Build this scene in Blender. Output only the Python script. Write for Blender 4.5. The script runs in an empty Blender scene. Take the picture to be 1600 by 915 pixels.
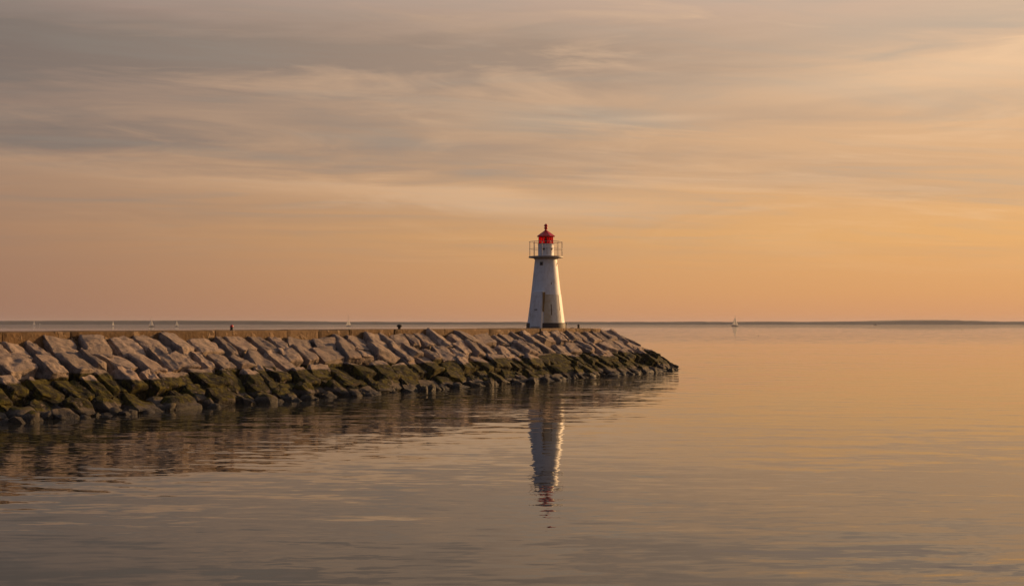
import bpy, bmesh, math, random
from mathutils import Vector, Matrix, noise

R = math.radians
scene = bpy.context.scene
col = scene.collection

# ------------------------------------------------------------------ camera
CAM_H = 3.5
cam_d = bpy.data.cameras.new('camera')
cam = bpy.data.objects.new('camera', cam_d); col.objects.link(cam)
cam.location = (0, 0, CAM_H); cam.rotation_euler = (R(90), 0, 0)
cam_d.sensor_width = 36; cam_d.lens = 45
cam_d.shift_y = (505 - 457.5) / 1600
cam_d.clip_start = 0.1; cam_d.clip_end = 30000
scene.camera = cam

# ------------------------------------------------------------------ light directions
SUN_AZ, SUN_EL = R(53), R(12)          # azimuth measured from the view axis (+Y) towards +X
SUN = Vector((math.sin(SUN_AZ) * math.cos(SUN_EL), math.cos(SUN_AZ) * math.cos(SUN_EL), math.sin(SUN_EL)))
SKY_STRENGTH = 0.08


# ------------------------------------------------------------------ node expression helper
class E:
    """A socket (or constant) that builds Math nodes when used in arithmetic."""
    def __init__(s, nt, v): s.nt, s.v = nt, v
    def _m(s, op, *a, clamp=False):
        n = s.nt.nodes.new('ShaderNodeMath'); n.operation = op; n.use_clamp = clamp
        for i, x in enumerate(a):
            x = x.v if isinstance(x, E) else x
            if isinstance(x, (int, float)): n.inputs[i].default_value = x
            else: s.nt.links.new(x, n.inputs[i])
        return E(s.nt, n.outputs[0])
    def __add__(s, o): return s._m('ADD', s, o)
    __radd__ = __add__
    def __sub__(s, o): return s._m('SUBTRACT', s, o)
    def __rsub__(s, o): return s._m('SUBTRACT', o, s)
    def __mul__(s, o): return s._m('MULTIPLY', s, o)
    __rmul__ = __mul__
    def __truediv__(s, o): return s._m('DIVIDE', s, o)
    def __pow__(s, o): return s._m('POWER', s, o)
    def max(s, o): return s._m('MAXIMUM', s, o)
    def min(s, o): return s._m('MINIMUM', s, o)
    def abs(s): return s._m('ABSOLUTE', s)
    def sqrt(s): return s._m('SQRT', s)
    def exp(s): return s._m('EXPONENT', s)
    def atan2(s, o): return s._m('ARCTAN2', s, o)
    def clamp(s): return s._m('ADD', s, 0.0, clamp=True)
    def step(s, a, b, t0=0.0, t1=1.0):
        n = s.nt.nodes.new('ShaderNodeMapRange'); n.interpolation_type = 'SMOOTHSTEP'
        s.nt.links.new(s.v, n.inputs['Value'])
        n.inputs['From Min'].default_value = a; n.inputs['From Max'].default_value = b
        n.inputs['To Min'].default_value = t0; n.inputs['To Max'].default_value = t1
        return E(s.nt, n.outputs['Result'])


def srgb(r, g, b):
    f = lambda c: (c / 12.92 if c <= 0.04045 else ((c + 0.055) / 1.055) ** 2.4)
    return (f(r / 255), f(g / 255), f(b / 255), 1)


def combine(nt, x, y, z=0.0):
    n = nt.nodes.new('ShaderNodeCombineXYZ')
    for i, v in enumerate((x, y, z)):
        v = v.v if isinstance(v, E) else v
        if isinstance(v, (int, float)): n.inputs[i].default_value = v
        else: nt.links.new(v, n.inputs[i])
    return n.outputs[0]


def noise_tex(nt, vec, scale=1.0, detail=4.0, rough=0.5, dist=0.0, color=False):
    n = nt.nodes.new('ShaderNodeTexNoise'); n.noise_dimensions = '3D'
    nt.links.new(vec, n.inputs['Vector'])
    n.inputs['Scale'].default_value = scale; n.inputs['Detail'].default_value = detail
    n.inputs['Roughness'].default_value = rough; n.inputs['Distortion'].default_value = dist
    return n.outputs['Color'] if color else E(nt, n.outputs['Fac'])


def mix(nt, fac, a, b, blend='MIX'):
    n = nt.nodes.new('ShaderNodeMix'); n.data_type = 'RGBA'; n.blend_type = blend
    f = fac.v if isinstance(fac, E) else fac
    if isinstance(f, (int, float)): n.inputs[0].default_value = f
    else: nt.links.new(f, n.inputs[0])
    for i, v in ((6, a), (7, b)):
        if isinstance(v, tuple): n.inputs[i].default_value = v if len(v) == 4 else (*v, 1)
        else: nt.links.new(v, n.inputs[i])
    return n.outputs[2]


def ramp(nt, fac, stops):
    n = nt.nodes.new('ShaderNodeValToRGB'); cr = n.color_ramp
    nt.links.new(fac.v, n.inputs[0])
    while len(cr.elements) < len(stops): cr.elements.new(0.5)
    for e, (p, c) in zip(cr.elements, stops): e.position = p; e.color = c
    return n.outputs[0]


# ------------------------------------------------------------------ world: sunset sky with thin layered cloud
world = bpy.data.worlds.new('World'); scene.world = world; world.use_nodes = True
nt = world.node_tree; nt.nodes.clear()
out = nt.nodes.new('ShaderNodeOutputWorld'); bg = nt.nodes.new('ShaderNodeBackground')
nt.links.new(bg.outputs[0], out.inputs[0])
tc = nt.nodes.new('ShaderNodeTexCoord')
sep = nt.nodes.new('ShaderNodeSeparateXYZ'); nt.links.new(tc.outputs['Generated'], sep.inputs[0])
dx, dy, dz = (E(nt, sep.outputs[i]) for i in range(3))
hyp = (dx * dx + dy * dy).sqrt().max(0.001)
az = dx.atan2(dy)                                    # 0 along the view axis, + to the right
el = (dz / hyp).max(0.0)                             # tangent of elevation
sunward = (dx * math.sin(SUN_AZ) + dy * math.cos(SUN_AZ)) / hyp

sky = nt.nodes.new('ShaderNodeTexSky'); sky.sky_type = 'NISHITA'; sky.sun_disc = False
sky.sun_elevation = SUN_EL; sky.sun_rotation = SUN_AZ
sky.air_density = 1.6; sky.dust_density = 4.0; sky.ozone_density = 1.0; sky.altitude = 0
sk = nt.nodes.new('ShaderNodeVectorMath'); sk.operation = 'SCALE'
nt.links.new(sky.outputs[0], sk.inputs[0]); sk.inputs['Scale'].default_value = SKY_STRENGTH

# the veil of high cloud, lit by the low sun: dim and mauve away from it, golden towards it
e01 = (el / 0.6).min(1.0)
veil_far = ramp(nt, e01, [(0.0, srgb(150, 112, 94)), (0.05, srgb(153, 116, 96)), (0.13, srgb(160, 124, 101)),
                          (0.22, srgb(149, 123, 107)), (0.33, srgb(145, 123, 113)), (0.46, srgb(153, 133, 127)),
                          (1.0, srgb(108, 108, 119))])
veil_sun = ramp(nt, e01, [(0.0, srgb(213, 150, 105)), (0.04, srgb(220, 160, 104)), (0.11, srgb(226, 170, 109)),
                          (0.2, srgb(217, 170, 126)), (0.32, srgb(214, 176, 142)), (0.46, srgb(202, 174, 156)),
                          (1.0, srgb(132, 128, 134))])
veil_anti = ramp(nt, e01, [(0.0, srgb(112, 96, 98)), (0.2, srgb(104, 98, 106)), (0.5, srgb(82, 91, 112)), (1.0, srgb(76, 87, 112))])
veil = mix(nt, sunward.step(0.10, 0.92), veil_far, veil_sun)
veil = mix(nt, sunward.step(-0.7, 0.28), veil_anti, veil)
base = mix(nt, 0.92, sk.outputs[0], veil)

# streaky cloud texture: a flat layer far overhead seen in perspective
pz = dz.max(0.0) + 0.05
px, py = dx / pz, dy / pz
p1 = combine(nt, px * 0.20 + py * 0.04, py * 0.85 - px * 0.10, 3.1)
p2 = combine(nt, px * 0.75 + py * 0.10, py * 2.1 - px * 0.5, 7.7)
p3 = combine(nt, az * 4.6, el * 33.0 + az * 1.2, 1.3)
p4 = combine(nt, az * 12.0, el * 110.0 - az * 6.0, 5.3)
n1 = noise_tex(nt, p1, 1.0, 4, 0.55)
n2 = noise_tex(nt, p2, 1.0, 5, 0.6, 0.7)
n3 = noise_tex(nt, p3, 1.0, 5, 0.62, 0.9)
n4 = noise_tex(nt, p4, 1.0, 3, 0.55)
fade = el.step(0.02, 0.11)
front = sunward.step(-0.6, 0.2)


def band(v0, k, w, a0, a1, soft=0.12, wob=0.02):
    """a cloud bank round elevation v0 (+k per radian of azimuth), between two azimuths"""
    v = el - v0 - az * k + (n3 - 0.5) * wob
    g = ((v * v) * (-1.0 / (w * w))).exp()
    return g * az.step(a0 - soft, a0 + soft) * (1.0 - az.step(a1 - soft, a1 + soft))


dark = ((n1 - 0.47) * 3.4).clamp() * fade * 0.8
dark = dark + band(0.206, 0.01, 0.032, -1.6, 0.16, 0.2, 0.07) * 1.45       # grey bank high on the left
dark = dark + band(0.136, -0.03, 0.022, -1.6, 0.02, 0.2, 0.06) * 0.6      # second one under it
dark = dark + band(0.156, 0.02, 0.010, -0.05, 0.34, 0.12, 0.05) * 0.5
dark = dark * n3.step(0.30, 0.60, 0.55, 1.0) * n4.step(0.25, 0.7, 0.75, 1.15) * sunward.step(-0.9, 0.1, 0.4, 1.0)
dark_col = mix(nt, sunward.step(0.1, 0.95), srgb(116, 105, 99), srgb(178, 152, 130))
skyc = mix(nt, (dark * 0.85).clamp(), base, dark_col)
# clear gaps, greyer and cooler
gap = ((n2 - 0.50) * 3.6).clamp() * fade * 0.8 + ((n3 - 0.54) * 4.0).clamp() * fade * 0.5
gap = (gap + band(0.155, 0.0, 0.008, -0.02, 0.12, 0.05, 0.03) * 0.6 + band(0.205, 0.06, 0.014, 0.22, 0.6, 0.08, 0.05) * 0.6) * front
gap_col = mix(nt, sunward.step(0.1, 0.95), srgb(126, 119, 111), srgb(172, 163, 149))
skyc = mix(nt, (gap * 0.6).clamp(), skyc, gap_col)
# bright edges catching the sun
lit = ((0.47 - n3) * 4.5).clamp() * fade * 0.55 + ((0.45 - n2) * 4.0).clamp() * fade * 0.6
lit = lit * n4.step(0.28, 0.68, 0.55, 1.15)
lit = lit + band(0.099, -0.04, 0.010, -1.0, 0.06, 0.16, 0.055) * 0.95      # long pale streak over the breakwater
lit = lit + band(0.176, 0.04, 0.018, 0.24, 0.8, 0.12, 0.06) * 0.75         # glow at the right
lit = (lit * sunward.step(0.2, 0.75, 0.35, 1.0) + band(0.158, 0.01, 0.003, 0.08, 0.15, 0.04, 0.006) * 0.5) * front
lit_col = mix(nt, sunward.step(0.1, 0.95), srgb(192, 152, 118), srgb(242, 202, 160))
skyc = mix(nt, (lit * 0.66).clamp(), skyc, lit_col)
# below the horizon the world repeats the horizon haze (hidden by the water)
nt.links.new(skyc, bg.inputs[0]); bg.inputs[1].default_value = 1.08

# ------------------------------------------------------------------ sun
sd = bpy.data.lights.new('sun', 'SUN'); sun = bpy.data.objects.new('sun', sd); col.objects.link(sun)
sd.energy = 5.0; sd.angle = R(1.5); sd.color = (1.0, 0.58, 0.25)
sun.rotation_euler = SUN.to_track_quat('Z', 'Y').to_euler()
sun.location = (60, 60, 30)

vs = scene.view_settings
scene.display_settings.display_device = 'sRGB'
vs.view_transform = 'Standard'; vs.look = 'None'; vs.exposure = 0.0; vs.gamma = 1.0; vs.use_curve_mapping = False
scene.render.engine = 'CYCLES'
scene.cycles.use_denoising = True
scene.cycles.max_bounces = 8


# ------------------------------------------------------------------ helpers
def link(name, me, m=None, parent=None):
    o = bpy.data.objects.new(name, me); col.objects.link(o)
    if m is not None and me is not None and not me.materials: me.materials.append(m)
    if parent is not None: o.parent = parent
    return o


def tag(o, label=None, cat=None, group=None, kind=None):
    if label: o['label'] = label
    if cat: o['category'] = cat
    if group: o['group'] = group
    if kind: o['kind'] = kind
    return o


def empty(name, loc=(0, 0, 0), rz=0.0):
    o = bpy.data.objects.new(name, None); col.objects.link(o)
    o.location = loc; o.rotation_euler = (0, 0, rz); o.empty_display_size = 0.3
    return o


def finish(bm, name, smooth=None):
    bmesh.ops.recalc_face_normals(bm, faces=bm.faces[:])
    me = bpy.data.meshes.new(name); bm.to_mesh(me); bm.free()
    if smooth is not None:
        me.shade_smooth(); me.set_sharp_from_angle(angle=R(smooth))
    return me


def lathe(bm, prof, seg=48, a0=0.0, close=True):
    """revolve [(r, z)] about Z"""
    rings = []
    for r, z in prof:
        if r < 1e-5: rings.append([bm.verts.new((0, 0, z))])
        else: rings.append([bm.verts.new((r * math.cos(a0 + 2 * math.pi * i / seg), r * math.sin(a0 + 2 * math.pi * i / seg), z)) for i in range(seg)])
    for a, b in zip(rings, rings[1:]):
        for i in range(seg):
            j = (i + 1) % seg
            q = [a[i % len(a)], a[j % len(a)], b[j % len(b)], b[i % len(b)]]
            u = []
            for v in q:
                if v not in u: u.append(v)
            if len(u) > 2: bm.faces.new(u)
    if close:
        for ring in (rings[0], rings[-1]):
            if len(ring) > 2: bm.faces.new(ring)
    return bm


def box(bm, size, mat=None, bevel=0.0):
    r = bmesh.ops.create_cube(bm, size=1.0)
    M = (mat or Matrix()) @ Matrix.Diagonal((*size, 1))
    bmesh.ops.transform(bm, matrix=M, verts=r['verts'])
    if bevel:
        es = list({e for v in r['verts'] for e in v.link_edges})
        bmesh.ops.bevel(bm, geom=es, offset=bevel, segments=2, affect='EDGES', profile=0.5)
    return bm


def bar(bm, a, b, rad, seg=8):
    a, b = Vector(a), Vector(b); d = b - a
    M = Matrix.Translation((a + b) / 2) @ d.to_track_quat('Z', 'Y').to_matrix().to_4x4()
    bmesh.ops.create_cone(bm, cap_ends=True, segments=seg, radius1=rad, radius2=rad, depth=d.length, matrix=M)
    return bm


def torus(bm, rad, z, thick, seg=48, sides=8):
    rings = []
    for i in range(seg):
        a = 2 * math.pi * i / seg
        rings.append([bm.verts.new(((rad + thick * math.cos(t)) * math.cos(a), (rad + thick * math.cos(t)) * math.sin(a), z + thick * math.sin(t)))
                      for t in (2 * math.pi * k / sides for k in range(sides))])
    for i in range(seg):
        for k in range(sides):
            bm.faces.new((rings[i][k], rings[(i + 1) % seg][k], rings[(i + 1) % seg][(k + 1) % sides], rings[i][(k + 1) % sides]))
    return bm


# ------------------------------------------------------------------ materials
def material(name):
    m = bpy.data.materials.new(name); m.use_nodes = True
    t = m.node_tree; return m, t, t.nodes['Principled BSDF']


def bump(t, bsdf, height, strength=0.5, dist=0.02):
    b = t.nodes.new('ShaderNodeBump'); b.inputs['Strength'].default_value = strength; b.inputs['Distance'].default_value = dist
    t.links.new(height.v, b.inputs['Height']); t.links.new(b.outputs[0], bsdf.inputs['Normal'])


def coords(t, which='Object'):
    return t.nodes.new('ShaderNodeTexCoord').outputs[which]


def world_pos(t):
    g = t.nodes.new('ShaderNodeNewGeometry'); s = t.nodes.new('ShaderNodeSeparateXYZ')
    t.links.new(g.outputs['Position'], s.inputs[0])
    return g.outputs['Position'], [E(t, s.outputs[i]) for i in range(3)], g


def obj_random(t):
    return E(t, t.nodes.new('ShaderNodeObjectInfo').outputs['Random'])


def painted(name, c, dirt, rough=0.5, scale=3.0, amount=0.5, streak=True, bumpiness=0.15):
    m, t, b = material(name)
    co = coords(t)
    n = noise_tex(t, co, scale, 6, 0.6)
    if streak:
        mp = t.nodes.new('ShaderNodeMapping'); mp.inputs['Scale'].default_value = (6, 6, 0.7)
        t.links.new(co, mp.inputs[0]); s = noise_tex(t, mp.outputs[0], 1.2, 5, 0.6)
        f = (n.step(0.45, 0.8) * 0.6 + s.step(0.52, 0.8) * 0.7) * amount
    else: f = n.step(0.4, 0.8) * amount
    t.links.new(mix(t, f.clamp(), c, dirt), b.inputs['Base Color'])
    b.inputs['Roughness'].default_value = rough
    bump(t, b, noise_tex(t, co, scale * 9, 4, 0.6), bumpiness, 0.02)
    return m


M_WHITE = painted('weathered_white_paint', (0.70, 0.70, 0.70, 1), (0.40, 0.35, 0.30, 1), 0.55, 1.6, 0.95)
M_STAIN = painted('stained_cream_paint', (0.70, 0.66, 0.56, 1), (0.40, 0.27, 0.10, 1), 0.6, 1.7, 0.85)
_t = M_STAIN.node_tree; _b = _t.nodes['Principled BSDF']; _c = _b.inputs['Base Color'].links[0].from_socket
_s = _t.nodes.new('ShaderNodeSeparateXYZ'); _co = coords(_t); _t.links.new(_co, _s.inputs[0])
_n = noise_tex(_t, _co, 3.0, 5, 0.6)
_f = (1.0 - (E(_t, _s.outputs[0]) + (_n - 0.5) * 0.7).step(0.10, 0.62)) * 0.55
_t.links.new(mix(_t, _f, _c, (0.36, 0.24, 0.07, 1)), _b.inputs['Base Color'])
M_OCHRE = painted('ochre_paint', (0.17, 0.10, 0.03, 1), (0.07, 0.04, 0.015, 1), 0.6, 2.0, 0.9)
M_BAND = painted('dark_tar_band', (0.035, 0.026, 0.024, 1), (0.09, 0.05, 0.03, 1), 0.6, 3.0, 0.8)
M_RED = painted('red_gloss_paint', (0.62, 0.007, 0.020, 1), (0.42, 0.006, 0.016, 1), 0.35, 3.0, 0.5)
M_DECK = painted('grey_steel_deck', (0.30, 0.27, 0.24, 1), (0.16, 0.10, 0.06, 1), 0.5, 3.0, 0.8, False)
M_RAIL = painted('galvanised_rail', (0.42, 0.37, 0.33, 1), (0.16, 0.08, 0.04, 1), 0.45, 6.0, 0.7, False, 0.05)
M_DARK = painted('dark_opening', (0.02, 0.02, 0.022, 1), (0.03, 0.03, 0.03, 1), 0.4, 3.0, 0.3, False, 0.05)
M_SAIL = painted('sail_cloth', (0.85, 0.82, 0.76, 1), (0.7, 0.66, 0.6, 1), 0.8, 0.5, 0.4, True, 0.05)
_t = M_SAIL.node_tree; _b = _t.nodes['Principled BSDF']
_tr = _t.nodes.new('ShaderNodeBsdfTranslucent'); _tr.inputs[0].default_value = (0.92, 0.90, 0.84, 1)
_mx = _t.nodes.new('ShaderNodeMixShader'); _mx.inputs[0].default_value = 0.5
_t.links.new(_b.outputs[0], _mx.inputs[1]); _t.links.new(_tr.outputs[0], _mx.inputs[2])
_t.links.new(_mx.outputs[0], [n for n in _t.nodes if n.type == 'OUTPUT_MATERIAL'][0].inputs[0])
M_HULLW = painted('white_hull', (0.45, 0.43, 0.40, 1), (0.25, 0.22, 0.2, 1), 0.35, 0.5, 0.4, True, 0.02)
M_HULLD = painted('dark_hull', (0.05, 0.04, 0.04, 1), (0.10, 0.08, 0.06, 1), 0.4, 0.5, 0.4, True, 0.02)
M_IRON = painted('black_cast_iron', (0.03, 0.026, 0.024, 1), (0.11, 0.05, 0.025, 1), 0.6, 12.0, 0.8, False, 0.3)

M_PANE, t, b = material('red_lantern_glass')
b.inputs['Base Color'].default_value = (0.85, 0.03, 0.03, 1); b.inputs['Roughness'].default_value = 0.12
b.inputs['Transmission Weight'].default_value = 0.75; b.inputs['IOR'].default_value = 1.2
b.inputs['Transmission Weight'].default_value = 0.0; b.inputs['Base Color'].default_value = (0.75, 0.012, 0.02, 1)
_tr = t.nodes.new('ShaderNodeBsdfTransparent'); _tr.inputs[0].default_value = (1.0, 0.10, 0.11, 1)
_mx = t.nodes.new('ShaderNodeMixShader'); _mx.inputs[0].default_value = 0.88
t.links.new(b.outputs[0], _mx.inputs[1]); t.links.new(_tr.outputs[0], _mx.inputs[2])
t.links.new(_mx.outputs[0], [q for q in t.nodes if q.type == 'OUTPUT_MATERIAL'][0].inputs[0])
n = noise_tex(t, coords(t), 6, 2); bump(t, b, n, 0.05, 0.02)

# concrete of the crest wall
M_CONC, t, b = material('old_concrete')
pos, (wx, wy, wz), g = world_pos(t)
co = coords(t)
n_a = noise_tex(t, pos, 0.7, 6, 0.6); n_b = noise_tex(t, pos, 5.0, 6, 0.65); rnd = obj_random(t)
mp = t.nodes.new('ShaderNodeMapping'); mp.inputs['Scale'].default_value = (2.2, 2.2, 0.5); t.links.new(pos, mp.inputs[0])
n_c = noise_tex(t, mp.outputs[0], 1.0, 5, 0.6)
c = mix(t, n_a.step(0.4, 0.65), (0.13, 0.068, 0.021, 1), (0.08, 0.040, 0.011, 1))
c = mix(t, (n_b.step(0.45, 0.75) * 0.5), c, (0.30, 0.20, 0.11, 1))
c = mix(t, (n_c.step(0.48, 0.62) * 0.75), c, (0.10, 0.058, 0.024, 1))
n_d = noise_tex(t, pos, 1.7, 4, 0.6)
c = mix(t, n_d.step(0.56, 0.62) * 0.6, c, (0.36, 0.25, 0.15, 1))
c = mix(t, (rnd.step(0.3, 1.0) * 0.45), c, (0.27, 0.17, 0.085, 1))
t.links.new(c, b.inputs['Base Color']); b.inputs['Roughness'].default_value = 0.9
bump(t, b, n_b + n_a * 2.0 + n_d.step(0.56, 0.62) * 0.5, 0.9, 0.08)


def rock_material(name, dark=1.0):
    m, t, b = material(name)
    pos, (wx, wy, wz), g = world_pos(t)
    rnd = obj_random(t)
    n_big = noise_tex(t, pos, 0.55, 5, 0.55)
    n_mid = noise_tex(t, pos, 3.0, 7, 0.62)
    n_fine = noise_tex(t, pos, 17.0, 5, 0.65)
    vor = t.nodes.new('ShaderNodeTexVoronoi'); vor.feature = 'DISTANCE_TO_EDGE'; vor.inputs['Scale'].default_value = 0.7
    wrp = t.nodes.new('ShaderNodeVectorMath'); wrp.operation = 'MULTIPLY_ADD'
    t.links.new(noise_tex(t, pos, 1.6, 4, 0.6, color=True), wrp.inputs[0]); wrp.inputs[1].default_value = (0.8,) * 3
    t.links.new(pos, wrp.inputs[2]); t.links.new(wrp.outputs[0], vor.inputs['Vector'])
    crack = E(t, vor.outputs['Distance']).step(0.0, 0.035)
    c = mix(t, rnd, (0.29 * dark, 0.23 * dark, 0.185 * dark, 1), (0.52 * dark, 0.40 * dark, 0.31 * dark, 1))
    c = mix(t, n_mid.step(0.38, 0.68), c, (0.185 * dark, 0.155 * dark, 0.14 * dark, 1))
    c = mix(t, n_big.step(0.5, 0.7) * 0.5, c, (0.40 * dark, 0.29 * dark, 0.22 * dark, 1))
    c = mix(t, n_fine.step(0.55, 0.75) * 0.45, c, (0.47 * dark, 0.39 * dark, 0.33 * dark, 1))
    c = mix(t, n_fine.step(0.32, 0.46, 0.55, 0.0), c, (0.10 * dark, 0.085 * dark, 0.07 * dark, 1))
    # tide marks: green-brown weed below the splash line, paler scoured stone lower, soaked at the water and blackened above it for gap shade
    h = wz + (n_big - 0.5) * 0.45 + (n_mid - 0.5) * 0.25 + (rnd - 0.5) * 0.3
    weed = 1.0 - h.step(1.28, 1.38)
    weed = weed * h.step(0.22, 0.42, 0.30, 1.0)
    wcol = mix(t, n_mid.step(0.44, 0.60), (0.013, 0.013, 0.003, 1), (0.098, 0.082, 0.006, 1))
    wcol = mix(t, n_fine.step(0.5, 0.7) * 0.6, wcol, (0.022, 0.018, 0.008, 1))
    c = mix(t, weed * (n_mid.step(0.30, 0.42, 0.55, 0.97)), c, wcol)
    low = 1.0 - h.step(0.22, 0.42)
    c = mix(t, low * 0.7, c, (0.12, 0.10, 0.08, 1))
    wet_shade = 1.0 - (wz + (n_mid - 0.5) * 0.35).step(0.12, 0.32)  # soaked stone, with the shade of the gaps painted in higher up
    c = mix(t, wet_shade * 0.85, c, (0.016, 0.014, 0.010, 1))
    t.links.new(c, b.inputs['Base Color'])
    rg = (0.94 - wet_shade * 0.38 - weed * 0.06).clamp()
    t.links.new(rg.v, b.inputs['Roughness'])
    n_grit = noise_tex(t, pos, 45.0, 3, 0.6)
    bump(t, b, n_mid * 1.0 + n_fine * 0.6 + n_grit * 0.2 + crack * 0.08, 1.0, 0.13)
    b.inputs['Specular IOR Level'].default_value = 0.22
    return m


M_ROCK = rock_material('armour_stone')
M_CORE = rock_material('rubble_core', 0.5)  # darkened copy of the stone, so shade is painted into the gaps

# ------------------------------------------------------------------ water
N_X, N_Y = 0.8601, -0.5101
TOE_D = (-4.35 * N_X + 83.3 * N_Y) + 7.5
M_WATER, t, b = material('calm_sea')
pos, (wx, wy, wz), g = world_pos(t)


def slope_noise(sx, sy, z, detail, rough, dist=0.0, rot=0.0):
    cr, sr = math.cos(rot), math.sin(rot)
    v = combine(t, (wx * cr + wy * sr) * sx, (wy * cr - wx * sr) * sy, z)
    c = noise_tex(t, v, 1.0, detail, rough, dist, color=True)
    s = t.nodes.new('ShaderNodeSeparateColor'); t.links.new(c, s.inputs[0])
    return E(t, s.outputs[0]) - 0.5, E(t, s.outputs[1]) - 0.5


patch = noise_tex(t, combine(t, wx * 0.018, wy * 0.06, 4.4), 1.0, 3, 0.5, 0.4)
ruffle = wy.step(190.0, 300.0, 1.0, 6.5)             # sheltered here, wind-ruffled further out
toe = (wx * N_X + wy * N_Y) - TOE_D                    # metres out from the foot of the breakwater
lee = 1.0 - toe.step(5.0, 20.0)
gx, gy = (wx - 6.6) / 3.2, (wy - 18.3) / 2.0
gust = ((gx * gx + gy * gy) * -1.0).exp()              # a cat's paw of breeze close by
chop = 0.82 + lee * 1.15 + gust * 2.2
calm = patch.step(0.36, 0.68, 0.7, 1.25) * ruffle * chop
ax, ay = slope_noise(0.10, 0.42, 1.0, 2, 0.5, 0.3, R(8))
bx_, by_ = slope_noise(0.36, 1.5, 5.0, 3, 0.55, 0.4, R(-6))
cx_, cy_ = slope_noise(1.7, 5.0, 9.0, 2, 0.5, 0.2, R(5))
sx = (ax * 0.015 + bx_ * 0.050 + cx_ * 0.050) * calm
sy = (ay * 0.018 + by_ * 0.090 + cy_ * 0.060) * calm
nv = t.nodes.new('ShaderNodeVectorMath'); nv.operation = 'NORMALIZE'
t.links.new(combine(t, sx, sy, 1.0), nv.inputs[0])
t.links.new(nv.outputs[0], b.inputs['Normal'])
b.inputs['Base Color'].default_value = (0.026, 0.027, 0.022, 1)
b.inputs['Roughness'].default_value = 0.02; b.inputs['IOR'].default_value = 1.333

WATER = 5500
bm = bmesh.new()
for x in (-WATER, WATER):
    pass
vsq = [bm.verts.new(p) for p in ((-WATER, -2500, 0), (WATER, -2500, 0), (WATER, 5600, 0), (-WATER, 5600, 0))]
bm.faces.new(vsq)
tag(link('water', finish(bm, 'water'), M_WATER), 'calm sea reflecting the sunset sky', kind='structure')

# ------------------------------------------------------------------ far shore
M_SHORE, t, b = material('distant_woodland')
pos, (wx, wy, wz), g = world_pos(t)
n = noise_tex(t, combine(t, wx * 0.01, wy * 0.01, wz * 0.05), 1.0, 5, 0.6)
c = mix(t, n.step(0.4, 0.65), (0.045, 0.050, 0.028, 1), (0.09, 0.08, 0.05, 1))
t.links.new(c, b.inputs['Base Color']); b.inputs['Roughness'].default_value = 1.0
bm = bmesh.new()
NX = 1600
prev = None
for i in range(NX + 1):
    X = -5000 + 10000 * i / NX
    u = X / 3600 * 2000 + 800                                    # roughly the photograph's column at that distance
    front = 3560 + 90 * noise.noise(Vector((X * 0.0012, 0, 2.0))) + 0.00004 * X * X * 0
    h = 7.8 + 0.9 * noise.noise(Vector((X * 0.0016, 3.1, 0))) + 0.9 * noise.noise(Vector((X * 0.009, 7.0, 0))) + 0.9 * noise.noise(Vector((X * 0.035, 1.0, 0))) + 0.5 * noise.noise(Vector((X * 0.11, 4.0, 0)))
    f_ = max(0.0, min(1.0, (620 - u) / 300)); h += 3.4 * f_ * f_ * (3 - 2 * f_)
    f_ = max(0.0, 1 - abs(u - 1450) / 120); h += 3.6 * min(1.0, f_ * 1.5) ** 1.3
    f_ = max(0.0, 1 - abs(u - 1450) / 420); h += 1.4 * f_
    ring = [bm.verts.new((X, front, -0.5)), bm.verts.new((X, front + 3, 1.2)), bm.verts.new((X, front + 9, h * 0.80)),
            bm.verts.new((X, front + 26, h)), bm.verts.new((X, front + 200, h * 1.02 + 0.6 * noise.noise(Vector((X * 0.03, 9, 4))))),
            bm.verts.new((X, front + 900, 2.0)), bm.verts.new((X, front + 1200, -0.5))]
    if prev:
        for k in range(6): bm.faces.new((prev[k], ring[k], ring[k + 1], prev[k + 1]))
    prev = ring
tag(link('far_shore', finish(bm, 'far_shore', 40), M_SHORE), 'low wooded shore along the horizon', kind='structure')

# ------------------------------------------------------------------ breakwater layout
D = Vector((0.51, 0.86, 0)).normalized()       # along the breakwater, outwards
N = Vector((D.y, -D.x, 0))                     # towards the near toe
A0 = Vector((-4.35, 83.3, 0))                  # a point of its axis
CREST = 3.145
W_TOE, W_WALL = 7.5, 2.6
K_START, K_HEAD = -47.0, 18.0
HEAD = A0 + D * K_HEAD


RISE = 2.85


def slope_z(r): return RISE * (W_TOE - r) / (W_TOE - W_WALL)


def frame(s, r):
    """position on the slope, outward horizontal normal; past the end of the axis it turns round the head"""
    if s <= K_HEAD:
        return A0 + D * s + N * r, N
    phi = (s - K_HEAD)                         # radians round the head
    o = N * math.cos(phi) + D * math.sin(phi)
    return HEAD + o * (r * (1 + (0.02 + 0.022 * r) * math.sin(min(phi, math.pi / 2)) ** 2)), o


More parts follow.
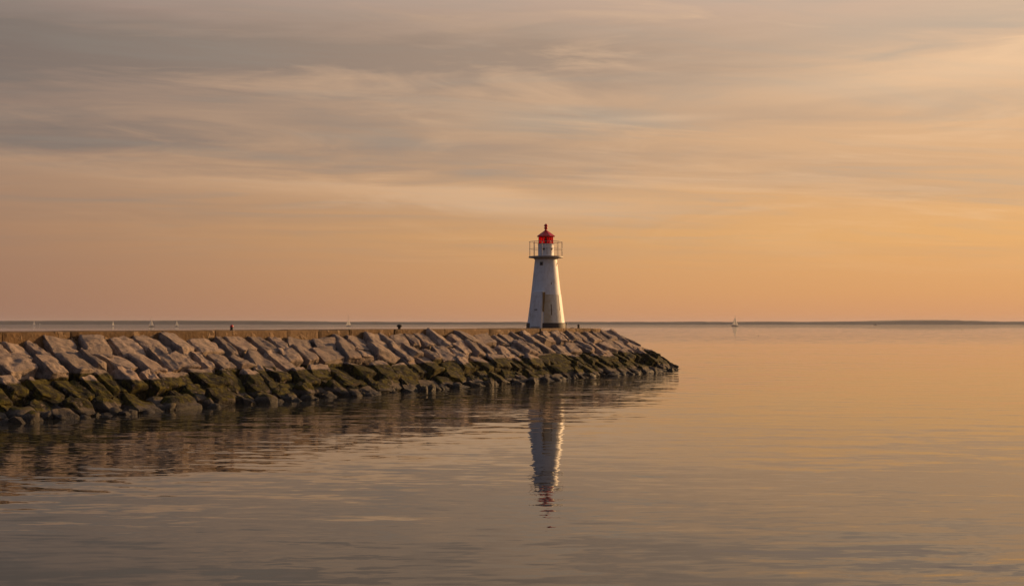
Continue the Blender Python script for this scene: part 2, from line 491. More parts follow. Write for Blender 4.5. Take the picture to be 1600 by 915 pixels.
# rock meshes -----------------------------------------------------
def rock_mesh(seed, size, cuts, rounding, res, shear=0.0, rough=1.0):
    """an angular quarried block: a box with corners and edges broken off, edges worn, faces rough"""
    rg = random.Random(seed)
    bm = bmesh.new()
    bmesh.ops.create_cube(bm, size=2.0)
    for v in bm.verts:
        v.co = Vector((v.co.x * (1 + rg.uniform(-0.20, 0.14)), v.co.y * (1 + rg.uniform(-0.18, 0.10)), v.co.z * (1 + rg.uniform(-0.22, 0.10))))
    for _ in range(cuts):
        n = Vector((rg.uniform(-1, 1), rg.uniform(-1, 1), rg.uniform(-1, 1)))
        if n.length < 0.3: continue
        n.normalize()
        reach = abs(n.x) + abs(n.y) + abs(n.z)
        d = reach * (rg.uniform(0.66, 0.86) if cuts > 5 else rg.uniform(0.74, 0.90))
        g_ = bm.verts[:] + bm.edges[:] + bm.faces[:]
        r_ = bmesh.ops.bisect_plane(bm, geom=g_, plane_co=n * d, plane_no=n, clear_outer=True)
        es = [e for e in r_['geom_cut'] if isinstance(e, bmesh.types.BMEdge)]
        if es: bmesh.ops.contextual_create(bm, geom=es)
    bmesh.ops.remove_doubles(bm, verts=bm.verts[:], dist=0.03)
    for v in bm.verts: v.co = Vector((v.co.x * size[0] / 2 + shear * v.co.y * size[1] / 2, v.co.y * size[1] / 2, v.co.z * size[2] / 2))
    bmesh.ops.recalc_face_normals(bm, faces=bm.faces[:])
    bmesh.ops.bevel(bm, geom=bm.edges[:], offset=rounding * min(size), segments=3, affect='EDGES', profile=0.5, clamp_overlap=True)
    bmesh.ops.triangulate(bm, faces=bm.faces[:])
    for _ in range(4):
        long = [e for e in bm.edges if e.calc_length() > res]
        if not long: break
        bmesh.ops.subdivide_edges(bm, edges=long, cuts=1)
        bmesh.ops.triangulate(bm, faces=bm.faces[:])
    bmesh.ops.remove_doubles(bm, verts=bm.verts[:], dist=0.012)
    bm.normal_update()
    off = Vector((seed * 3.7, seed * 1.3, seed * 2.1))
    disp = []
    for v in bm.verts:
        p = v.co + off
        a = (noise.noise(p * 1.1) * 0.05 + noise.noise(p * 2.9) * 0.045 + noise.noise(p * 7.0) * 0.03) * rough
        bed = abs(noise.noise(Vector((p.x * 0.6, p.y * 0.6, p.z * 3.5))))            # bedding planes
        a -= 0.07 * max(0.0, 0.22 - bed) / 0.22
        disp.append(v.normal * a)
    for v, d_ in zip(bm.verts, disp): v.co += d_
    return finish(bm, 'stone', 42)


SLAB = (1.35, 1.65, 0.85)
SLABS_NEAR = [rock_mesh(700 + i, SLAB, 2 + i % 4, 0.10, 0.17, 0.0 + 0.04 * (i % 5), 1.15) for i in range(22)]
SLABS = [rock_mesh(100 + i, SLAB, 2 + i % 4, 0.10, 0.17, 0.30 + 0.035 * (i % 6), 1.15) for i in range(28)]
BLOCKS = [rock_mesh(300 + i, (1.15, 1.45, 0.95), 6 + i % 4, 0.10, 0.24) for i in range(14)]
ROUNDS = [rock_mesh(500 + i, (0.95, 1.05, 0.75), 12 + i % 4, 0.17, 0.2, 0.1, 1.3) for i in range(14)]
for me in SLABS_NEAR + SLABS + BLOCKS + ROUNDS: me.materials.append(M_ROCK)

rnd = random.Random(11)
breakwater = tag(empty('breakwater', tuple(A0)), 'rubble mound breakwater of tilted stone slabs ending in a rounded head', 'breakwater')
bw_inv = Matrix.Translation(-A0)
n_stone = 0


def lay(me, s, r, scale, sink=0.0, tilt=0.0, yaw=0.0, roll=0.0, name='stone', parent=True):
    """lay a stone on the slope: local y down the slope, z its normal"""
    global n_stone
    p, o = frame(s, r)
    ang = math.atan2(RISE, W_TOE - W_WALL)
    down = Vector((o.x * math.cos(ang), o.y * math.cos(ang), -math.sin(ang)))
    nrm = Vector((o.x * math.sin(ang), o.y * math.sin(ang), math.cos(ang)))
    side = down.cross(nrm)
    M = Matrix((side, down, nrm)).transposed().to_4x4()
    M = M @ Matrix.Rotation(yaw, 4, 'Z') @ Matrix.Rotation(tilt, 4, 'X') @ Matrix.Rotation(roll, 4, 'Y') @ Matrix.Diagonal((*scale, 1))
    pos = Vector((p.x, p.y, slope_z(r))) - nrm * sink
    o_ = bpy.data.objects.new(name, me); col.objects.link(o_)
    o_.parent = breakwater
    o_.matrix_basis = bw_inv @ Matrix.Translation(pos) @ M
    n_stone += 1
    return o_


def tier(r_mid, length, width, s0, s1, pool, sink, tilt, zscale=1.0, jr=0.14, gap=-0.24, head=False):
    s = s0
    while s < s1:
        w = width * rnd.choice((0.62, 0.8, 0.9, 1.0, 1.08, 1.2, 1.45)) * rnd.uniform(0.92, 1.08)
        ds = w / (r_mid * 1.07) if head else w
        me = rnd.choice(SLABS_NEAR if pool is SLABS and not head and s < -25 + rnd.uniform(-9, 9) else pool)
        base = pool[0].name
        flip = rnd.choice((0, math.pi))
        dims = SLAB if pool is SLABS else ((1.15, 1.45, 0.95) if pool is BLOCKS else (0.95, 1.05, 0.75))
        odd = 1.0
        if pool is SLABS and rnd.random() < 0.20:          # here and there a squarer block lying askew
            me = rnd.choice(BLOCKS); dims = (1.15, 1.45, 0.95); odd = 3.0
        sc = ((w + gap) / dims[0], length * rnd.uniform(0.78, 1.24) / dims[1], zscale * rnd.uniform(0.85, 1.2))
        lay(me, s + ds / 2, r_mid + rnd.uniform(-jr, jr) * 2, sc, sink + rnd.uniform(-0.08, 0.10),
            R(tilt + rnd.uniform(-6, 6)) * (1 if flip == 0 else -1), flip + R(rnd.uniform(-9, 9) * odd), R(rnd.uniform(-9, 4) * (1.6 if odd > 1 else 1.0)) * (1 if flip == 0 else -1))
        s += ds


tier(3.22, 1.58, 1.36, K_START, K_HEAD, SLABS, 0.30, 0, 1.0, 0.08)
tier(4.48, 1.65, 1.40, K_START + 0.5, K_HEAD, SLABS, 0.20, 2)
tier(5.76, 1.65, 1.40, K_START + 0.2, K_HEAD, SLABS, 0.24, 2)
tier(6.82, 1.40, 1.34, K_START + 0.7, K_HEAD, SLABS, 0.34, 2)
tier(7.80, 1.15, 1.34, K_START, K_HEAD, ROUNDS, 0.02, 2, 1.3, 0.26, -0.34)
for r_mid, length, width, pool, tl in ((3.3, 1.6, 1.35, SLABS, 0), (4.5, 1.6, 1.4, SLABS, 0), (5.7, 1.6, 1.4, SLABS, 0), (6.8, 1.4, 1.35, SLABS, 0), (7.5, 1.2, 1.25, ROUNDS, 0)):
    tier(r_mid, length, width, K_HEAD, K_HEAD + R(150), pool, 0.25 if r_mid < 4 else (0.34 if r_mid > 7 else 0.26), tl, jr=0.06, gap=-0.16, head=True)
print('STONES', n_stone)


# core under the stones, and the small chinking and rear slope as masses nobody could count
def mass(seed, spots, name, parent, m):
    rg = random.Random(seed); bm = bmesh.new()
    proto = []
    for i in range(6):
        b_ = bmesh.new(); bmesh.ops.create_icosphere(b_, subdivisions=2, radius=0.5)
        for v in b_.verts: v.co *= 1 + 0.38 * noise.noise(v.co * 2.2 + Vector((i * 5, 0, seed))) + 0.12 * noise.noise(v.co * 6 + Vector((i, 9, seed)))
        proto.append(([v.co.copy() for v in b_.verts], [[v.index for v in f.verts] for f in b_.faces])); b_.free()
    for p, size in spots:
        vs_, fs = rg.choice(proto)
        M = Matrix.Translation(p) @ Matrix.Rotation(rg.uniform(0, 6.3), 4, Vector((rg.uniform(-1, 1), rg.uniform(-1, 1), 1)).normalized()) @ \
            Matrix.Diagonal((size * rg.uniform(0.7, 1.3), size * rg.uniform(0.8, 1.5), size * rg.uniform(0.6, 0.9), 1))
        nv_ = [bm.verts.new(M @ v) for v in vs_]
        for f in fs: bm.faces.new([nv_[i] for i in f])
    o = link(name, finish(bm, name, 50), m, parent)
    o['kind'] = 'stuff'
    return o


bm = bmesh.new()
prev = None
prof = [(-8.4, -1.4), (-7.2, -0.85), (-2.0, 2.0), (2.0, 2.0), (7.2, -0.85), (8.4, -1.4)]
st = [K_START - 1 + i * 1.3 for i in range(int((K_HEAD - K_START + 1) / 1.3) + 1)]
for s in st:
    ring = [bm.verts.new(A0 + D * s + N * r + Vector((0, 0, z)) - A0) for r, z in prof]
    if prev:
        for k in range(5): bm.faces.new((prev[k], ring[k], ring[k + 1], prev[k + 1]))
    prev = ring
top = bm.verts.new(HEAD - A0 + Vector((0, 0, 2.0)))
arcs = []
for i in range(25):
    phi = math.pi * i / 24
    o = N * math.cos(phi) + D * math.sin(phi)
    arcs.append([bm.verts.new(HEAD - A0 + o * (r * (1 + 0.10 * math.sin(phi))) + Vector((0, 0, z))) for r, z in prof[3:]])
for a, b_ in zip(arcs, arcs[1:]):
    bm.faces.new((top, a[0], b_[0]))
    for k in range(2): bm.faces.new((a[k], a[k + 1], b_[k + 1], b_[k]))
for _q, (_r, _sc, _si) in enumerate(((7.35, 1.0, 0.16), (7.75, 0.95, 0.04), (8.15, 0.8, -0.10), (8.45, 0.6, -0.24), (8.7, 0.45, -0.40))):
    lay(ROUNDS[_q], K_HEAD + R(56 + 2 * _q), _r, (_sc * 1.1, _sc * 1.25, _sc * 0.75), _si, 0, R(35 * _q), 0)
core = link('rubble_core', finish(bm, 'rubble_core'), M_CORE, breakwater)

spots = []
for _ in range(1500):
    s = rnd.uniform(K_START, K_HEAD); r = rnd.uniform(2.8, 8.0)
    p, o = frame(s, r); spots.append((Vector((p.x, p.y, slope_z(r) - rnd.uniform(0.75, 1.05))) - A0, rnd.uniform(0.25, 0.6)))
for _ in range(420):
    s = K_HEAD + rnd.uniform(0, 2.9); r = 8.1 * math.sqrt(rnd.uniform(0.04, 1))
    p, o = frame(s, r); spots.append((Vector((p.x, p.y, slope_z(r) - rnd.uniform(0.75, 1.05))) - A0, rnd.uniform(0.25, 0.6)))
mass(5, spots, 'chinking_stone', breakwater, M_ROCK)
spots = []
for _ in range(420):
    s = rnd.uniform(K_START, K_HEAD + 2); r = rnd.uniform(3.2, 8.0)
    p = A0 + D * s - N * r; spots.append((Vector((p.x, p.y, slope_z(r + 0.6) - 0.7)) - A0, rnd.uniform(0.9, 1.4)))
mass(6, spots, 'rear_stone', breakwater, M_ROCK)
for _ in range(1):
    spots = []
    for _k in range(110):                       # low stones awash along the toe
        s = rnd.uniform(K_START, K_HEAD + 2.6); r = rnd.uniform(7.7, 8.5) if s < K_HEAD else rnd.uniform(7.0, 7.6)
        p, o = frame(s, r); spots.append((Vector((p.x, p.y, rnd.uniform(-0.25, -0.02))) - A0, rnd.uniform(0.45, 0.9)))
    mass(7, spots, 'toe_stone', breakwater, M_ROCK)

# ------------------------------------------------------------------ crest wall: cast sections of concrete
wall = tag(empty('concrete_wall', tuple(A0)), 'low brown concrete wall along the top of the stone breakwater', 'wall')
rw = random.Random(3)
s = K_START
while s < K_HEAD - 2.5:
    L = rw.choice((2.6, 3.4, 4.2, 5.2))
    L = min(L, K_HEAD - 2.4 - s)
    bm = bmesh.new()
    proud = rw.uniform(-0.035, 0.035)
    box(bm, (2 * W_WALL + proud, L - 0.035, 1.2), Matrix.Translation((proud / 2, 0, -0.6)), 0.03)
    es = [e for e in bm.edges if e.calc_length() > 0.35]
    bmesh.ops.subdivide_edges(bm, edges=es, cuts=9, use_grid_fill=True)
    off = Vector((s, 3, 5))
    for v in bm.verts:
        q = v.co * 1.7 + off
        v.co += Vector((noise.noise(q) * 0.05 + noise.noise(q * 3.1) * 0.025, 0, noise.noise(q * 1.3) * 0.02))
    me = finish(bm, 'wall_section', 35)
    o = link('wall_section', me, M_CONC, wall)
    p = D * (s + L / 2)
    M = Matrix.Identity(4)
    M.col[0][:3] = N; M.col[1][:3] = D; M.col[2][:3] = (0, 0, 1)
    o.matrix_basis = Matrix.Translation(p + Vector((0, 0, CREST + rw.uniform(-0.012, 0.012)))) @ M
    s += L
# rounded platform under the lighthouse at the head
bm = bmesh.new()
lathe(bm, [(2.75, -1.2), (2.75, -0.03), (2.72, 0.0)], 40)
for v in bm.verts: v.co += Vector((noise.noise(v.co * 2) * 0.04, noise.noise(v.co * 2 + Vector((5, 0, 0))) * 0.04, 0))
o = link('head_platform', finish(bm, 'head_platform', 35), M_CONC, wall)
o.location = D * (K_HEAD - 1.6) + Vector((0, 0, CREST - 0.03))

# ------------------------------------------------------------------ lighthouse
LH = A0 + D * 13.46 + Vector((0, 0, CREST + 0.012))
lighthouse = tag(empty('lighthouse', tuple(LH)), 'white tapered lighthouse with red lantern and open gallery on the breakwater', 'lighthouse')


def r_tower(z):
    t_ = max(0.0, min(1.0, (z - 0.36) / (5.12 - 0.36)))
    return 1.32 + (0.815 - 1.32) * t_ + 0.06 * (1 - t_) ** 3


bm = bmesh.new()
zs = [0.36 + (5.12 - 0.36) * i / 24 for i in range(25)]
lathe(bm, [(r_tower(z), z) for z in zs] + [(0.86, 5.14)], 72)
tower = link('tower', finish(bm, 'tower', 40), M_WHITE, lighthouse)
bm = bmesh.new(); lathe(bm, [(1.46, 0.0), (1.45, 0.34), (1.40, 0.375), (1.30, 0.38)], 72)
link('base_band', finish(bm, 'base_band', 40), M_BAND, lighthouse)
bm = bmesh.new(); torus(bm, r_tower(2.48) + 0.004, 2.48, 0.022, 72, 8)
link('belt_seam', finish(bm, 'belt_seam', 60), M_WHITE, lighthouse)


def at_tower(theta, z, lift=0.0):
    """matrix on the tower skin; theta from the camera side, + to the right; local -y outwards"""
    r = r_tower(z) + lift
    return Matrix.Translation((r * math.sin(theta), -r * math.cos(theta), z)) @ Matrix.Rotation(theta, 4, 'Z')


# small window
bm = bmesh.new(); box(bm, (0.26, 0.07, 0.28), at_tower(R(-24), 4.73, -0.01), 0.01)
wn = link('window', finish(bm, 'window'), M_DECK, lighthouse)
bm = bmesh.new(); box(bm, (0.19, 0.03, 0.21), at_tower(R(-24), 4.73, 0.025))
link('pane', finish(bm, 'pane'), M_DARK, wn)
bm = bmesh.new(); box(bm, (0.08, 0.05, 0.13), at_tower(R(72), 4.75, 0.01), 0.008)
link('vent', finish(bm, 'vent'), M_DECK, lighthouse)


# stained shell panel on the seaward lower wall
def shell(z0, z1, a0, a1, lift, thick, nz=10, na=14):
    bm = bmesh.new(); g_ = []
    for i in range(nz + 1):
        z = z0 + (z1 - z0) * i / nz
        g_.append([(a0 + (a1 - a0) * j / na, z) for j in range(na + 1)])
    P = lambda a, z, l: ((r_tower(z) + l) * math.sin(a), -(r_tower(z) + l) * math.cos(a), z)
    F = [[bm.verts.new(P(a, z, lift)) for a, z in row] for row in g_]
    Bk = [[bm.verts.new(P(a, z, lift - thick)) for a, z in row] for row in g_]
    for i in range(nz):
        for j in range(na):
            bm.faces.new((F[i][j], F[i][j + 1], F[i + 1][j + 1], F[i + 1][j]))
            bm.faces.new((Bk[i][j], Bk[i + 1][j], Bk[i + 1][j + 1], Bk[i][j + 1]))
    for i in range(nz):
        bm.faces.new((F[i][0], F[i + 1][0], Bk[i + 1][0], Bk[i][0])); bm.faces.new((F[i][na], Bk[i][na], Bk[i + 1][na], F[i + 1][na]))
    for j in range(na):
        bm.faces.new((F[0][j], Bk[0][j], Bk[0][j + 1], F[0][j + 1])); bm.faces.new((F[nz][j], F[nz][j + 1], Bk[nz][j + 1], Bk[nz][j]))
    return finish(bm, 'shell', 40)


o = link('skirt_panel', shell(0.385, 2.47, R(-8), R(52), 0.03, 0.05), M_STAIN, lighthouse)
o['label'] = 'rust stained cream panel on the lower tower'
o = link('skirt_panel', shell(0.385, 2.47, R(53.5), R(120), 0.022, 0.04), M_WHITE, lighthouse)
for z0_, z1_, a0_, a1_ in ((0.95, 1.75, 15, 18.5), (1.9, 2.3, -62, -58), (0.85, 1.25, -66, -62.5), (1.3, 2.4, 50, 52.4), (3.2, 3.35, 20, 23), (4.55, 4.72, 60, 66)):
    link('rust_streak', shell(z0_, z1_, R(a0_), R(a1_), 0.036 if a0_ > 0 and z1_ < 2.5 else 0.005, 0.01, 6, 3), M_OCHRE, lighthouse)

# entrance porch, facing back along the breakwater
porch_rz = math.atan2(-D.x, D.y) * 1.0
ax_ = -D                                           # outwards
lat = Vector((N.x, N.y, 0))                        # its right-hand side seen from in front
bm = bmesh.new()
hw = 0.475


def pp(l, f, z): v = lat * l + ax_ * f; return bm.verts.new((v.x, v.y, z))


c8 = [pp(-hw, 0.6, 0.0), pp(hw, 0.6, 0.0), pp(hw, 1.62, 0.0), pp(-hw, 1.62, 0.0), pp(-hw + 0.01, 0.5, 2.76), pp(hw - 0.01, 0.5, 2.76), pp(hw - 0.01, 1.36, 2.68), pp(-hw + 0.01, 1.36, 2.68)]
for f in ((0, 1, 2, 3), (4, 5, 6, 7), (0, 1, 5, 4), (1, 2, 6, 5), (2, 3, 7, 6), (3, 0, 4, 7)): bm.faces.new([c8[i] for i in f])
bmesh.ops.recalc_face_normals(bm, faces=bm.faces[:])
bmesh.ops.bevel(bm, geom=bm.edges[:], offset=0.02, segments=2, affect='EDGES')
porch = link('entrance_porch', finish(bm, 'entrance_porch', 40), M_WHITE, lighthouse)


def porch_plate(name, m, l0, l1, z0, z1, lift, thick, parent):
    bm = bmesh.new(); vs_ = []
    for z in (z0, z1):
        f = 1.62 + (1.36 - 1.62) * z / 2.68
        for l, k in ((l0, lift), (l1, lift), (l1, lift - thick), (l0, lift - thick)):
            v = lat * l + ax_ * (f + k); vs_.append(bm.verts.new((v.x, v.y, z)))
    for q in ((0, 1, 2, 3), (4, 5, 6, 7), (0, 1, 5, 4), (1, 2, 6, 5), (2, 3, 7, 6), (3, 0, 4, 7)): bm.faces.new([vs_[i] for i in q])
    return link(name, finish(bm, name), m, parent)


door = porch_plate('door', M_WHITE, -0.33, 0.36, 0.12, 2.2, 0.022, 0.03, porch)
porch_plate('handle', M_DARK, -0.10, 0.12, 1.32, 1.38, 0.06, 0.04, porch)
porch_plate('door_sill', M_DECK, -0.36, 0.38, 0.06, 0.115, 0.05, 0.06, porch)
# ochre side cheek of the porch
bm = bmesh.new()
vs_ = []
for k in (0.004, 0.02):
    for f, z in ((0.9, 1.05), (1.40, 1.25), (1.345, 2.62), (0.7, 2.62)):
        v = lat * (hw + k) + ax_ * f; vs_.append(bm.verts.new((v.x, v.y, z)))
for q in ((0, 1, 2, 3), (4, 5, 6, 7), (0, 1, 5, 4), (1, 2, 6, 5), (2, 3, 7, 6), (3, 0, 4, 7)): bm.faces.new([vs_[i] for i in q])
o = link('side_cheek', finish(bm, 'side_cheek'), M_OCHRE, porch)

# gallery
bm = bmesh.new(); lathe(bm, [(0.83, 5.08), (0.95, 5.16), (1.22, 5.19), (1.28, 5.20), (1.28, 5.29), (1.25, 5.30), (0.5, 5.30)], 64)
gallery = link('gallery_deck', finish(bm, 'gallery_deck', 40), M_DECK, lighthouse)
for i in range(12):
    a = R(15 + 30 * i)
    bm = bmesh.new(); bar(bm, (1.235 * math.cos(a), 1.235 * math.sin(a), 5.29), (1.235 * math.cos(a), 1.235 * math.sin(a), 6.37), 0.018)
    link('railing_post', finish(bm, 'railing_post', 40), M_RAIL, gallery)
for z, th in ((6.37, 0.019), (5.84, 0.014)):
    bm = bmesh.new(); torus(bm, 1.235, z, th, 48, 8)
    link('rail', finish(bm, 'rail', 60), M_RAIL, gallery)

# drum below the lantern
bm = bmesh.new(); lathe(bm, [(0.60, 5.295), (0.585, 5.34), (0.585, 6.17), (0.62, 6.185), (0.62, 6.22), (0.5, 6.225)], 56)
drum = link('drum', finish(bm, 'drum', 40), M_WHITE, lighthouse)
for th, z in ((-17, 5.83), (44, 5.83)):
    bm = bmesh.new()
    M = Matrix.Rotation(R(th), 4, 'Z') @ Matrix.Translation((0, -0.60, z)) @ Matrix.Rotation(R(90), 4, 'X')
    bmesh.ops.create_cone(bm, cap_ends=True, segments=20, radius1=0.085, radius2=0.085, depth=0.05, matrix=M)
    v_ = link('porthole', finish(bm, 'porthole', 40), M_DARK, drum)
bm = bmesh.new(); box(bm, (0.035, 0.02, 0.5), Matrix.Rotation(R(6), 4, 'Z') @ Matrix.Translation((0, -0.592, 5.7)))
link('conduit', finish(bm, 'conduit'), M_DECK, drum)

# lantern: eight red glazed sides
bm = bmesh.new(); lathe(bm, [(0.60, 6.222), (0.60, 6.27), (0.52, 6.275), (0.52, 6.222)], 8, R(22.5), False)
lantern = link('lantern', finish(bm, 'lantern'), M_RED, lighthouse)
ap = 0.60 * math.cos(R(22.5))
for i in range(8):
    a = R(45 * i)
    Mr = Matrix.Rotation(a, 4, 'Z')
    bm = bmesh.new(); box(bm, (0.012, 0.36, 0.47), Mr @ Matrix.Translation((ap - 0.03, 0, 6.51)))
    p_ = link('lantern_pane', finish(bm, 'lantern_pane'), M_PANE, lantern)
    bm = bmesh.new(); c_ = Matrix.Rotation(a + R(22.5), 4, 'Z')
    box(bm, (0.05, 0.055, 0.5), c_ @ Matrix.Translation((0.565, 0, 6.52)), 0.008)
    link('mullion', finish(bm, 'mullion'), M_RED, lantern)
    if i in (1, 3, 7):
        bm = bmesh.new(); box(bm, (0.03, 0.03, 0.47), Mr @ Matrix.Translation((ap - 0.012, 0, 6.51)))
        link('glazing_bar', finish(bm, 'glazing_bar'), M_RED, lantern)
bm = bmesh.new(); lathe(bm, [(0.0, 6.2), (0.12, 6.2), (0.12, 6.34), (0.07, 6.38), (0.13, 6.45), (0.13, 6.62), (0.07, 6.7), (0.0, 6.7)], 24)
link('lamp_optic', finish(bm, 'lamp_optic', 40), M_DARK, lantern)
bm = bmesh.new(); lathe(bm, [(0.56, 6.74), (0.70, 6.755), (0.71, 6.80), (0.40, 7.02), (0.14, 7.20), (0.085, 7.25), (0.0, 7.25)], 8, R(22.5))
roof = link('roof', finish(bm, 'roof', 20), M_RED, lighthouse)
bm = bmesh.new()
prof = [(0.0, 7.22), (0.075, 7.24), (0.06, 7.30), (0.10, 7.34), (0.118, 7.40), (0.10, 7.46), (0.055, 7.49), (0.06, 7.50), (0.11, 7.54), (0.122, 7.59), (0.10, 7.645), (0.04, 7.69), (0.02, 7.73), (0.0, 7.735)]
lathe(bm, [(r_ * 1.2, z_) for r_, z_ in prof], 24)
link('finial', finish(bm, 'finial', 50), M_RED, roof)


# ------------------------------------------------------------------ small fittings on the wall
def on_crest(px, off):
    """a spot on the crest, off metres from the axis towards the near side, where the column px of the picture crosses it"""
    u = (px - 800) / 2000
    p0 = A0 + N * off
    k = (p0.x - u * p0.y) / (u * D.y - D.x)
    p = p0 + D * k
    return Vector((p.x, p.y, CREST))


def post(px, off, prof, label, cap=None, cat='bollard'):
    bm = bmesh.new(); lathe(bm, prof, 20)
    p = on_crest(px, off)
    r = empty('mooring_bollard', (p.x, p.y, p.z - 0.01)); tag(r, label, cat, 'small bollards on the breakwater wall')
    link('body', finish(bm, 'body', 45), M_IRON, r)
    if cap:
        bm = bmesh.new(); lathe(bm, cap, 16); link('cap', finish(bm, 'cap', 50), M_RED, r)
    return r


post(362, 2.1, [(0.11, 0), (0.11, 0.03), (0.075, 0.05), (0.07, 0.17), (0.085, 0.19), (0.0, 0.19)], 'tiny dark post with red cap on the left part of the wall',
     [(0.0, 0.185), (0.08, 0.19), (0.085, 0.24), (0.05, 0.29), (0.0, 0.30)])
post(624, 2.0, [(0.13, 0), (0.13, 0.03), (0.09, 0.06), (0.085, 0.12), (0.15, 0.17), (0.16, 0.23), (0.11, 0.29), (0.0, 0.31)], 'round headed dark bollard halfway along the wall')
post(904, 0.3, [(0.12, 0), (0.12, 0.03), (0.08, 0.06), (0.075, 0.16), (0.10, 0.19), (0.10, 0.25), (0.06, 0.30), (0.0, 0.31)], 'small dark bollard just right of the lighthouse')
bm = bmesh.new(); bar(bm, (0, 0, 0), (0, 0, 0.36), 0.05, 14); bar(bm, (0, 0, 0.30), (0.10, -0.05, 0.36), 0.035, 10)
p = on_crest(884.5, 0.35)
o = link('vent_pipe', finish(bm, 'vent_pipe', 40), M_DECK); o.location = (p.x, p.y, p.z - 0.01)
tag(o, 'short grey pipe standing against the right foot of the lighthouse', 'pipe')


# ------------------------------------------------------------------ boats
def sailboat(px, row, mast_px, hull_px, heading, label, hull_m, main=True, jib=True, sail_h=0.9, name='sailboat'):
    Y = CAM_H * 2000 / (row - 505); X = (px - 800) / 2000 * Y; k = Y / 2000
    H, L = mast_px * k * 1.08, hull_px * k * 1.05
    root = tag(empty(name, (X, Y, 0), heading), label, 'sailboat', 'sailboats far out on the water')
    bm = bmesh.new(); rings = []
    for i in range(11):
        t_ = -1 + 2 * i / 10
        w = 0.15 * L * (1 - abs(t_) ** 2.4) ** 0.6 * (1.0 if t_ > 0 else 0.92) + (0.06 * L if t_ <= -0.99 else 0.004)
        sh = 0.085 * L + 0.03 * L * t_ * t_
        x = t_ * L / 2
        rings.append([bm.verts.new(q) for q in ((x, -w, sh), (x * 0.96, -w * 0.8, -0.02 * L), (x * 0.92, 0, -0.06 * L), (x * 0.96, w * 0.8, -0.02 * L), (x, w, sh), (x, 0, sh * 1.02))])
    for a, b_ in zip(rings, rings[1:]):
        for j in range(6): bm.faces.new((a[j], b_[j], b_[(j + 1) % 6], a[(j + 1) % 6]))
    bm.faces.new(rings[0]); bm.faces.new(rings[-1])
    hull = link('hull', finish(bm, 'hull', 40), hull_m, root)
    bm = bmesh.new(); box(bm, (0.34 * L, 0.16 * L, 0.07 * L), Matrix.Translation((0, 0, 0.115 * L)), 0.012 * L)
    link('cabin', finish(bm, 'cabin'), hull_m, root)
    mx = 0.08 * L
    bm = bmesh.new(); bar(bm, (mx, 0, 0.08 * L), (mx, 0, H), 0.011 * H, 8); link('mast', finish(bm, 'mast', 40), M_RAIL, root)
    z0 = 0.20 * L
    bm = bmesh.new(); bar(bm, (mx, 0, z0), (mx - 0.46 * L, 0.05 * L, z0), 0.008 * H, 8); link('boom', finish(bm, 'boom', 40), M_RAIL, root)

    def sail(nm, a, b_, c_, belly):
        bm = bmesh.new(); n_ = 6; rows = []
        a, b_, c_ = Vector(a), Vector(b_), Vector(c_)
        for off in (0.0, 0.02 * L):
            rr = []
            for i in range(n_ + 1):
                f = i / n_; l0 = a.lerp(c_, f); l1 = b_.lerp(c_, f); r_ = []
                for j in range(n_ + 1):
                    g_ = j / n_; p_ = l0.lerp(l1, g_); p_ = p_ + Vector((0, belly * math.sin(math.pi * g_) * (1 - f) ** 0.5 + off, 0)); r_.append(bm.verts.new(p_))
                rr.append(r_)
            rows.append(rr)
        for rr in rows:
            for i in range(n_):
                for j in range(n_): bm.faces.new((rr[i][j], rr[i][j + 1], rr[i + 1][j + 1], rr[i + 1][j]))
        me = bpy.data.meshes.new(nm); bm.to_mesh(me); bm.free(); me.shade_smooth()
        link(nm, me, M_SAIL, root)
    if main: sail('mainsail', (mx - 0.02 * L, 0, z0 + 0.02 * L), (mx - 0.45 * L, 0.05 * L, z0 + 0.02 * L), (mx - 0.02 * L, 0, H * sail_h), 0.05 * L)
    if jib: sail('jib', (mx + 0.40 * L, 0, 0.13 * L), (mx + 0.04 * L, 0.04 * L, 0.16 * L), (mx + 0.03 * L, 0, H * sail_h * 0.88), 0.04 * L)
    return root


sailboat(237, 510.2, 14.5, 8.5, R(200), 'sailboat with dark hull and tall pale sail, largest of those far left', M_HULLD, True, True, 0.8)
sailboat(276, 510.0, 9.5, 6.0, R(20), 'squat sailboat with full white sail right of the largest far left one', M_HULLD, True, True, 0.95)
sailboat(545, 509.8, 18.0, 9.5, R(170), 'tall masted sailboat with small sail midway between lighthouse and left edge', M_HULLW, True, True, 0.55)
sailboat(1148, 509.6, 16.0, 10.5, R(8), 'lone sailboat right of the lighthouse on the open water', M_HULLD, True, True, 0.85)
sailboat(177, 509.0, 8.0, 4.5, R(160), 'small white sailboat second from the left edge', M_HULLW, True, True, 0.95)
sailboat(53.5, 508.4, 7.5, 4.5, R(200), 'small white sailboat nearest the left edge', M_HULLW, True, True, 0.95)
sailboat(62.5, 508.3, 4.0, 3.0, R(30), 'tiny faint sailboat just right of the leftmost one', M_HULLW, True, False, 0.95)
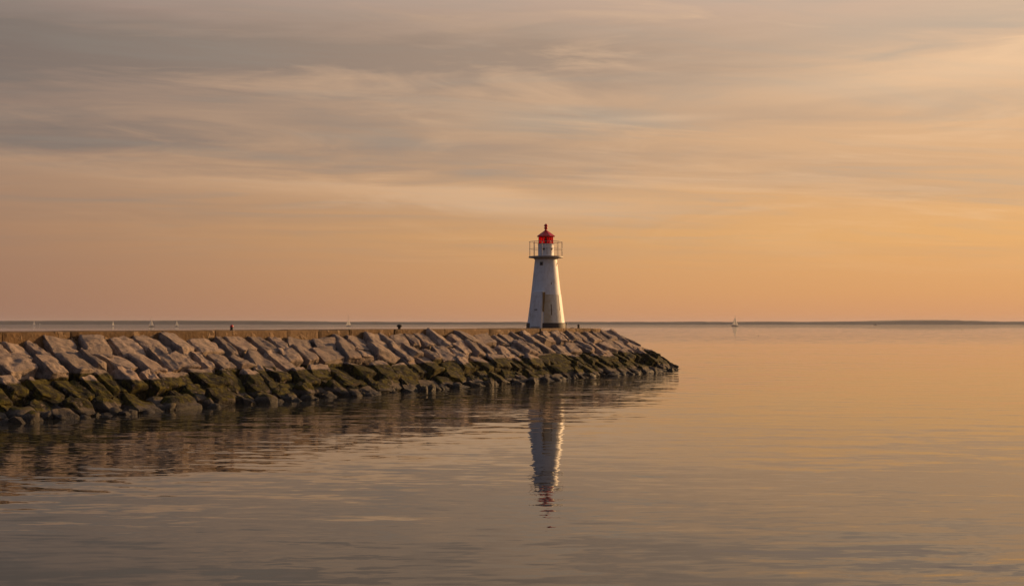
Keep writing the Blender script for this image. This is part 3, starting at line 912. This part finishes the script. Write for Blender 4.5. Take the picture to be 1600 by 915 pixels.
# dark motor boat far right
Y = 7000 / 2.9; k = Y / 2000
root = tag(empty('motor_boat', ((1368 - 800) / 2000 * Y, Y, 0), R(20)), 'tiny dark motor boat against the far right shore', 'boat')
L = 6.5 * k
bm = bmesh.new(); box(bm, (L, 0.32 * L, 0.22 * L), Matrix.Translation((0, 0, 0.07 * L)), 0.04 * L)
for v in bm.verts:
    if v.co.x > 0: v.co.y *= 1 - 0.85 * (v.co.x / (L / 2)) ** 2; v.co.z += 0.06 * L * (v.co.x / (L / 2)) ** 2
link('hull', finish(bm, 'hull', 40), M_HULLD, root)
bm = bmesh.new(); box(bm, (0.3 * L, 0.22 * L, 0.2 * L), Matrix.Translation((-0.05 * L, 0, 0.27 * L)), 0.03 * L)
link('cabin', finish(bm, 'cabin', 40), M_HULLD, root)
bm = bmesh.new(); bar(bm, (-0.1 * L, 0, 0.3 * L), (-0.12 * L, 0, 0.62 * L), 0.012 * L); link('mast', finish(bm, 'mast', 40), M_DARK, root)
# mooring buoys on the open water
for px, row, lab in ((1503, 515.5, 'small dark buoy floating near the right edge below the far shore'), (1185, 524.5, 'small dark buoy floating below and right of the lone sailboat')):
    Y = 7000 / (row - 505); k = Y / 2000 * 1.1
    bm = bmesh.new(); lathe(bm, [(0, -0.5 * k), (0.7 * k, -0.3 * k), (0.8 * k, 0.2 * k), (0.5 * k, 0.6 * k), (0.15 * k, 0.75 * k), (0.12 * k, 1.2 * k), (0.25 * k, 1.3 * k), (0.0, 1.5 * k)], 16)
    o = link('buoy', finish(bm, 'buoy', 50), M_DARK); o.location = ((px - 800) / 2000 * Y, Y, 0)
    tag(o, lab, 'buoy', 'buoys on the open water')

# ------------------------------------------------------------------ air
USE_HAZE = True
if USE_HAZE:
    bm = bmesh.new()
    box(bm, (11800, 8900, 22.0), Matrix.Translation((0, 1700, 22.0 / 2 - 2.0)))
    m = bpy.data.materials.new('sea_air'); m.use_nodes = True; t = m.node_tree; t.nodes.clear()
    mo = t.nodes.new('ShaderNodeOutputMaterial'); pv = t.nodes.new('ShaderNodeVolumePrincipled')
    pv.inputs['Color'].default_value = (0.72, 0.74, 0.88, 1); pv.inputs['Density'].default_value = 0.9e-4; pv.inputs['Anisotropy'].default_value = 0.2
    t.links.new(pv.outputs[0], mo.inputs['Volume'])
    o = link('haze', finish(bm, 'haze'), m); tag(o, 'thin evening haze over the water', kind='stuff')
